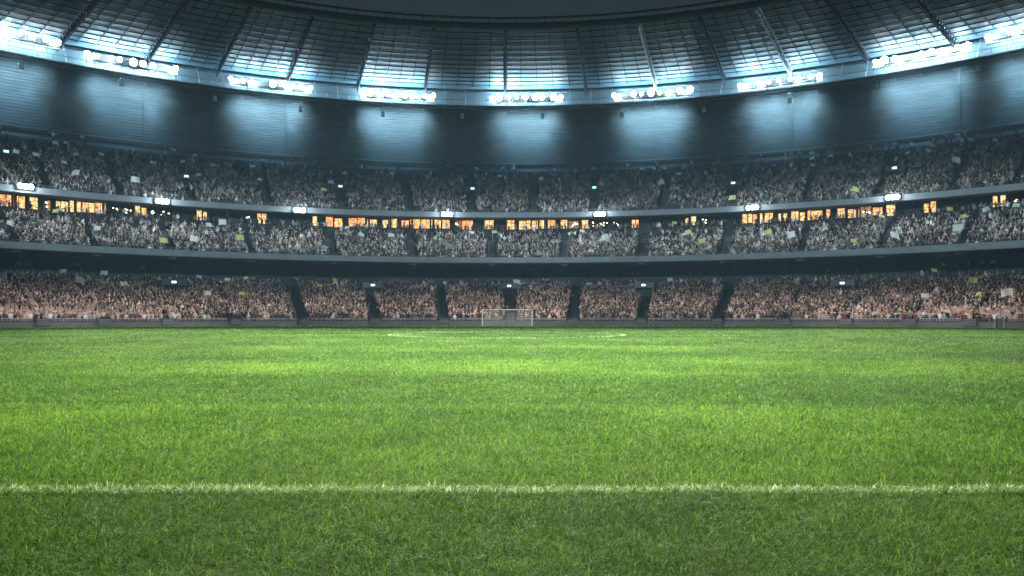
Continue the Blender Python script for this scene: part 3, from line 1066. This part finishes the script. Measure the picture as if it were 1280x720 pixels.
# ------------------------------------------------------------------ flags waved in the crowd  (angle, radius, kind, height)
FL = {
'upper': [(-36.7,128.1,'w',34.0),(-38.7,123.8,'w',31.5),(-38.2,124.2,'w',31.8),(-41.9,117.2,'r',27.9),(-40.7,117.1,'r',27.8),(-37.4,119.4,'w',29.1),(-36.0,120.8,'w',29.9),(-38.9,115.3,'w',26.8),(-38.4,111.5,'R',24.7),(-34.2,110.8,'R',24.3),(-32.5,119.3,'w',29.1),(-30.1,127.1,'w',33.4),(-28.1,125.2,'w',32.3),(-29.2,121.3,'w',30.2),(-26.8,120.6,'w',29.8),(-24.0,122.0,'w',30.5),(-28.5,115.6,'w',27.0),(-23.8,115.4,'y',26.9),(-17.7,112.8,'y',25.4),(-16.5,116.6,'r',27.5),(-22.9,125.8,'w',32.7),(-15.2,121.5,'w',30.3),(-11.1,122.5,'w',30.8),(-7.4,123.2,'p',31.2),(-3.2,126.3,'w',33.0),(-0.8,126.5,'p',33.1),(-1.0,121.9,'w',30.5),(0.1,121.4,'p',30.2),(0.4,126.5,'w',33.1),(-4.2,120.0,'p',29.4),(3.2,120.5,'r',29.7),(4.5,125.4,'p',32.4),(6.5,124.6,'p',32.0),(8.4,125.8,'w',32.7),(9.4,116.8,'w',27.7),(12.8,124.3,'w',31.9),(14.0,124.5,'w',31.9),(14.5,124.3,'w',31.8),(16.0,120.4,'w',29.7),(15.3,116.8,'R',27.7),(5.3,119.9,'p',29.4),(16.5,124.6,'p',32.0),(19.2,120.2,'p',29.6),(21.2,108.9,'Y',22.8),(25.5,126.6,'p',33.2),(27.9,126.6,'y',33.1),(28.3,123.8,'w',31.6),(27.6,120.6,'w',29.8),(26.2,121.3,'p',30.2),(29.7,124.2,'w',31.8),(30.6,123.6,'p',31.5),(33.8,126.9,'w',33.3),(34.5,119.3,'p',29.0),(36.8,123.8,'w',31.6),(36.5,121.8,'w',30.5),(37.8,128.3,'p',34.1),(39.0,127.6,'w',33.7),(39.1,124.2,'p',31.8),(39.6,124.5,'w',31.9),(41.3,122.7,'w',30.9),(39.1,116.2,'R',27.3),(32.0,108.9,'Y',22.8),(35.7,121.7,'w',30.4)],
'middle': [(-39.8,110.3,'y',18.1),(-34.9,112.8,'p',19.2),(-44.2,102.9,'r',14.9),(-38.2,106.2,'p',16.3),(-37.8,103.5,'r',15.1),(-32.6,100.4,'Y',13.4),(-28.3,108.1,'r',17.2),(-26.6,110.3,'R',18.1),(-26.3,113.0,'p',19.8),(-30.3,106.6,'p',16.5),(-30.3,101.3,'R',14.2),(-28.9,104.3,'p',15.5),(-27.6,105.9,'p',16.2),(-26.0,102.7,'Y',14.8),(-16.1,109.1,'p',17.6),(-15.4,110.1,'w',18.1),(-14.7,106.3,'r',16.4),(-12.0,106.7,'r',16.5),(-8.1,105.3,'p',15.9),(-7.0,105.3,'p',16.0),(-3.7,108.7,'w',17.4),(-1.4,108.8,'y',17.5),(1.9,110.6,'p',18.3),(2.8,110.1,'p',18.1),(6.1,107.7,'p',17.0),(7.1,109.4,'y',17.7),(7.3,104.0,'p',15.4),(10.3,106.0,'R',16.2),(16.7,112.7,'y',19.2),(18.1,107.0,'Y',16.7),(17.4,106.2,'w',16.3),(19.4,102.5,'Y',14.7),(25.4,105.7,'Y',16.1),(27.8,103.8,'R',15.3),(30.1,105.9,'r',16.2),(32.5,100.4,'y',13.4),(34.0,110.8,'w',18.3),(35.9,101.0,'R',14.0),(38.9,111.6,'y',18.7),(40.1,102.3,'R',14.6),(38.0,105.9,'p',16.2),(40.5,107.4,'y',16.8),(42.3,110.1,'r',18.0),(43.4,110.5,'g',18.2)],
'lower': [(-42.5,111.6,'r',9.8),(-41.3,111.5,'r',9.5),(-39.5,108.3,'y',8.6),(-39.1,102.3,'R',7.1),(-37.9,111.6,'w',9.9),(-37.0,107.4,'r',8.4),(-35.1,99.9,'r',6.5),(-33.0,111.6,'w',9.7),(-29.2,107.0,'w',8.3),(-26.8,105.0,'w',7.8),(-24.6,106.7,'y',8.2),(-26.7,95.2,'y',5.2),(-29.5,94.9,'r',5.1),(-17.1,105.9,'y',8.0),(-18.5,101.3,'y',6.8),(-16.5,104.0,'w',7.5),(-7.9,100.2,'p',6.5),(-6.2,104.8,'p',7.7),(0.9,104.9,'R',7.8),(9.3,104.0,'p',7.5),(16.4,106.6,'r',8.2),(8.1,103.3,'w',7.4),(17.1,105.3,'p',7.9),(20.0,105.5,'p',7.9),(27.7,104.8,'p',7.7),(29.1,105.2,'p',7.8),(29.6,111.4,'w',9.5),(32.0,94.6,'p',5.1),(32.0,111.3,'p',9.5),(36.4,102.9,'p',7.2),(37.5,107.8,'p',8.5),(38.2,109.3,'y',8.9),(38.3,111.6,'w',9.8),(40.5,111.6,'p',9.9),(41.1,111.6,'w',9.9),(42.5,111.6,'w',9.9),(41.2,101.7,'Y',6.9),(39.7,92.3,'r',4.4),(42.9,92.7,'y',4.6),(45.4,93.2,'R',4.7),(39.9,96.0,'p',5.4),(39.9,111.1,'w',9.4)],
}
KIND = {'w': ('small white flag', 'f_w', 1.35, 0.75), 'r': ('white rectangular flag', 'f_w', 1.5, 1.05), 'R': ('big white flag', 'f_w', 2.0, 1.6), 'p': ('narrow white pennant', 'f_w', 0.7, 1.3),
        'y': ('small yellow flag', 'f_y', 1.35, 0.85), 'Y': ('big yellow flag', 'f_y', 1.8, 1.35), 'g': ('pale green flag', 'f_g', 1.5, 0.9)}
CARD = ['zero', 'one', 'two', 'three', 'four', 'five', 'six', 'seven', 'eight', 'nine', 'ten', 'eleven', 'twelve', 'thirteen', 'fourteen', 'fifteen']
TZ = {'upper': UPP, 'middle': MID, 'lower': LOW}
groups = {}
for tr, lst in FL.items():
    for (t, R, k, z) in lst:
        bi = min(range(9), key=lambda i: abs(BANK[i][0] - t))
        groups.setdefault((tr, k, bi), []).append((t, R, z))
for (tr, k, bi), lst in groups.items():
    lst.sort()
    nm, mat, L, Hh = KIND[k]
    L *= 0.66; Hh *= 0.6
    for i, (t, R, z) in enumerate(lst):
        lab = f'{nm} in {tr} tier crowd below {ORD[bi]} floodlight bank'
        if len(lst) > 1: lab += f', {ORD[i]} of {CARD[len(lst)]} there'
        zb = tier_z(TZ[tr], R) + 0.95
        e = empty('flag', P(R, t, zb), -R_(t) + random.uniform(-0.5, 0.5))
        tag(e, lab, 'flag', f'flags waved in the {tr} tier')
        h = max(0.9, z - zb)
        lean = random.uniform(-0.35, 0.35)
        top = Vector((lean * h, random.uniform(-0.1, 0.1), h + Hh * 0.5))
        c = MB(); c.tube([(0, 0, 0), top * 0.5, top], [0.03, 0.025, 0.02], 5); c.build('pole', M['pole'], e)
        sd = random.choice((-1, 1)); droop = random.uniform(-0.1, 0.6); ph = random.uniform(0, 6); amp = random.uniform(0.06, 0.16)
        c = MB(); NX, NZ = 8, 5
        d = top.normalized()
        for a in range(NX + 1):
            for q in range(NZ + 1):
                u = a / NX; v = q / NZ
                taper = 1.0 if k not in 'p' else 1 - 0.55 * u
                base = top - d * (Hh * (0.5 + (v - 0.5) * taper))
                c.v.append((base.x + sd * u * L * math.cos(droop * u), base.y + amp * math.sin(ph + u * 6 + v) * (0.3 + u), base.z - u * u * L * math.sin(droop) * 0.7 + 0.04 * math.sin(ph * 2 + 5 * u)))
        for a in range(NX):
            for q in range(NZ):
                i0 = a * (NZ + 1) + q
                c.f.append((i0, i0 + NZ + 1, i0 + NZ + 2, i0 + 1))
        c.build('cloth', M[mat], e, True)

# ------------------------------------------------------------------ grass
def val_noise(x, y, s, seed):
    """smooth value noise on a hashed lattice"""
    r = np.random.default_rng(seed).random((256, 256))
    X = x / s + 1000; Y = y / s + 1000
    xi = np.floor(X).astype(int); yi = np.floor(Y).astype(int)
    fx = X - xi; fy = Y - yi
    fx = fx * fx * (3 - 2 * fx); fy = fy * fy * (3 - 2 * fy)
    g_ = lambda a, b_: r[a & 255, b_ & 255]
    return (g_(xi, yi) * (1 - fx) + g_(xi + 1, yi) * fx) * (1 - fy) + (g_(xi, yi + 1) * (1 - fx) + g_(xi + 1, yi + 1) * fx) * fy


def blades(name, x, y, width, length, tint, mat, lean_y, upright=0.0):
    n_ = len(x)
    tuft = val_noise(x, y, 0.22, 5) * 0.6 + val_noise(x, y, 0.09, 6) * 0.4
    az = rng.uniform(0, 2 * np.pi, n_) * 0.8 + tuft * 7.0
    lean = np.clip(rng.normal(1.15, 0.36, n_) - upright, 0.05, 1.5)
    L = length * rng.uniform(0.55, 1.25, n_) * (0.7 + 0.6 * tuft)
    dx = np.cos(az) * 1.5; dy = np.sin(az) * 0.8 + lean_y
    nn = np.sqrt(dx * dx + dy * dy) + 1e-6
    dx /= nn; dy /= nn
    tw = rng.uniform(-0.9, 0.9, n_)
    px = -dy * np.cos(tw) + dx * np.sin(tw); py = dx * np.cos(tw) + dy * np.sin(tw)
    l1 = lean * 0.6; l2 = np.minimum(lean * 1.35, 1.75)
    m1 = np.stack([x + dx * L * 0.5 * np.sin(l1), y + dy * L * 0.5 * np.sin(l1), L * 0.5 * np.cos(l1)], -1)
    tp = m1 + np.stack([dx * L * 0.5 * np.sin(l2), dy * L * 0.5 * np.sin(l2), L * 0.5 * np.cos(l2)], -1)
    b0 = np.stack([x, y, np.full(n_, -0.002)], -1)
    pv = np.stack([px, py, np.zeros(n_)], -1) * (width * 0.5)[:, None]
    V = np.stack([b0 - pv, b0 + pv, m1 + pv * 0.8, m1 - pv * 0.8, tp], 1)
    base = (np.arange(n_) * 5)[:, None]
    Lq = (np.array([[0, 1, 2, 3]]) + base).reshape(-1)
    Lt = (np.array([[3, 2, 4]]) + base).reshape(-1)
    st = np.concatenate([np.arange(n_) * 4, n_ * 4 + np.arange(n_) * 3])
    me = raw_mesh(name, V.reshape(-1, 3), np.concatenate([Lq, Lt]), st, mat)
    at = me.attributes.new('tint', 'FLOAT', 'POINT')
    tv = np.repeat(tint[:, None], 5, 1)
    tv[:, 0:2] -= 0.4; tv[:, 2:4] -= 0.05; tv[:, 4] += 0.12  # blade feet tinted darker, painting in the shade between blades
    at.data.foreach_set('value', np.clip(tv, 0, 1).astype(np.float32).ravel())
    o = bpy.data.objects.new(name, me); COL.objects.link(o)
    return o


NB = 1400000
D0, D1 = 3.0, 118.0
u = rng.random(NB)
d = (D0 ** 0.2 + u * (D1 ** 0.2 - D0 ** 0.2)) ** 5
xx = rng.uniform(-1, 1, NB) * (0.72 * d + 1.5)
yy = d
ok = np.sqrt(xx ** 2 + (yy - CEN) ** 2) < 85.3
xx, yy, d = xx[ok], yy[ok], d[ok]
sc = np.maximum(1.0, (d / 5.0)) ** 0.85
wd = 0.0046 * sc
ln = 0.078 * np.maximum(1.0, d / 9.0) ** 0.35
band = np.where(np.floor((yy - 6.17) / 6.0).astype(int) % 2 == 0, 0.5, -0.5)
patch = val_noise(xx, yy, 3.5, 9) * 0.5 + val_noise(xx, yy, 1.1, 10) * 0.3 + val_noise(xx, yy, 0.35, 12) * 0.2
tint = np.clip(rng.normal(0.47, 0.26, len(xx)) + (patch - 0.5) * 0.6 + band * 0.12 + (rng.random(len(xx)) < 0.05) * 0.4, 0, 1)
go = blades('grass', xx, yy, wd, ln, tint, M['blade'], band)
tag(go, 'mown green grass blades covering the football pitch', 'grass', kind='stuff')


def marking(name, x, y, dens_w, label, ln_=0.07, up=0.25, paint=0.75):
    d_ = np.maximum(3.0, y)
    s_ = np.maximum(1.0, d_ / 5.0) ** 0.85
    tn = np.where(rng.random(len(x)) < paint, rng.uniform(0.45, 1.0, len(x)), rng.uniform(0.0, 0.3, len(x)))
    o_ = blades(name, x, y, 0.0065 * s_ * dens_w, ln_ * np.maximum(1.0, d_ / 9.0) ** 0.35, tn, M['line_blade'], np.zeros(len(x)), up)
    tag(o_, label, 'pitch marking', kind='structure')


n_ = 17000
marking('goal_line', rng.uniform(-8.5, 8.5, n_), rng.uniform(6.09, 6.27, n_) + 0.02 * np.sin(rng.uniform(0, 9, n_)), 1.0, 'worn white line painted across the grass in the foreground', 0.07, 0.0, 0.42)
n_ = 5200
a = rng.uniform(0, 2 * np.pi, n_); r = 9.15 + rng.uniform(-0.07, 0.07, n_)
marking('centre_circle', r * np.cos(a), 58.9 + r * np.sin(a), 0.7, 'white centre circle painted on the grass', 0.055, 0.3, 0.72)
n_ = 5000
marking('far_goal_line', rng.uniform(-34, 34, n_), GY + rng.uniform(-0.15, 0.15, n_), 1.6, 'white line painted under the distant goal', 0.06, 0.3, 0.9)

# ------------------------------------------------------------------ haze in the floodlit air
if HAZE > 0:
    hz = MB(); hz.box((0, 33, 29), (480, 480, 62))
    m, n, b = newmat('haze_air')
    n.nodes.remove(b)
    pv = node(n, 'ShaderNodeVolumePrincipled')
    pv.inputs['Color'].default_value = (0.40, 0.75, 1.0, 1)
    pv.inputs['Density'].default_value = HAZE
    pv.inputs['Anisotropy'].default_value = 0.1
    n.links.new(pv.outputs[0], n.nodes['Material Output'].inputs['Volume'])
    ho = hz.build('haze', m)
    tag(ho, 'thin bluish haze in the floodlit air of the stadium', 'haze', kind='stuff')
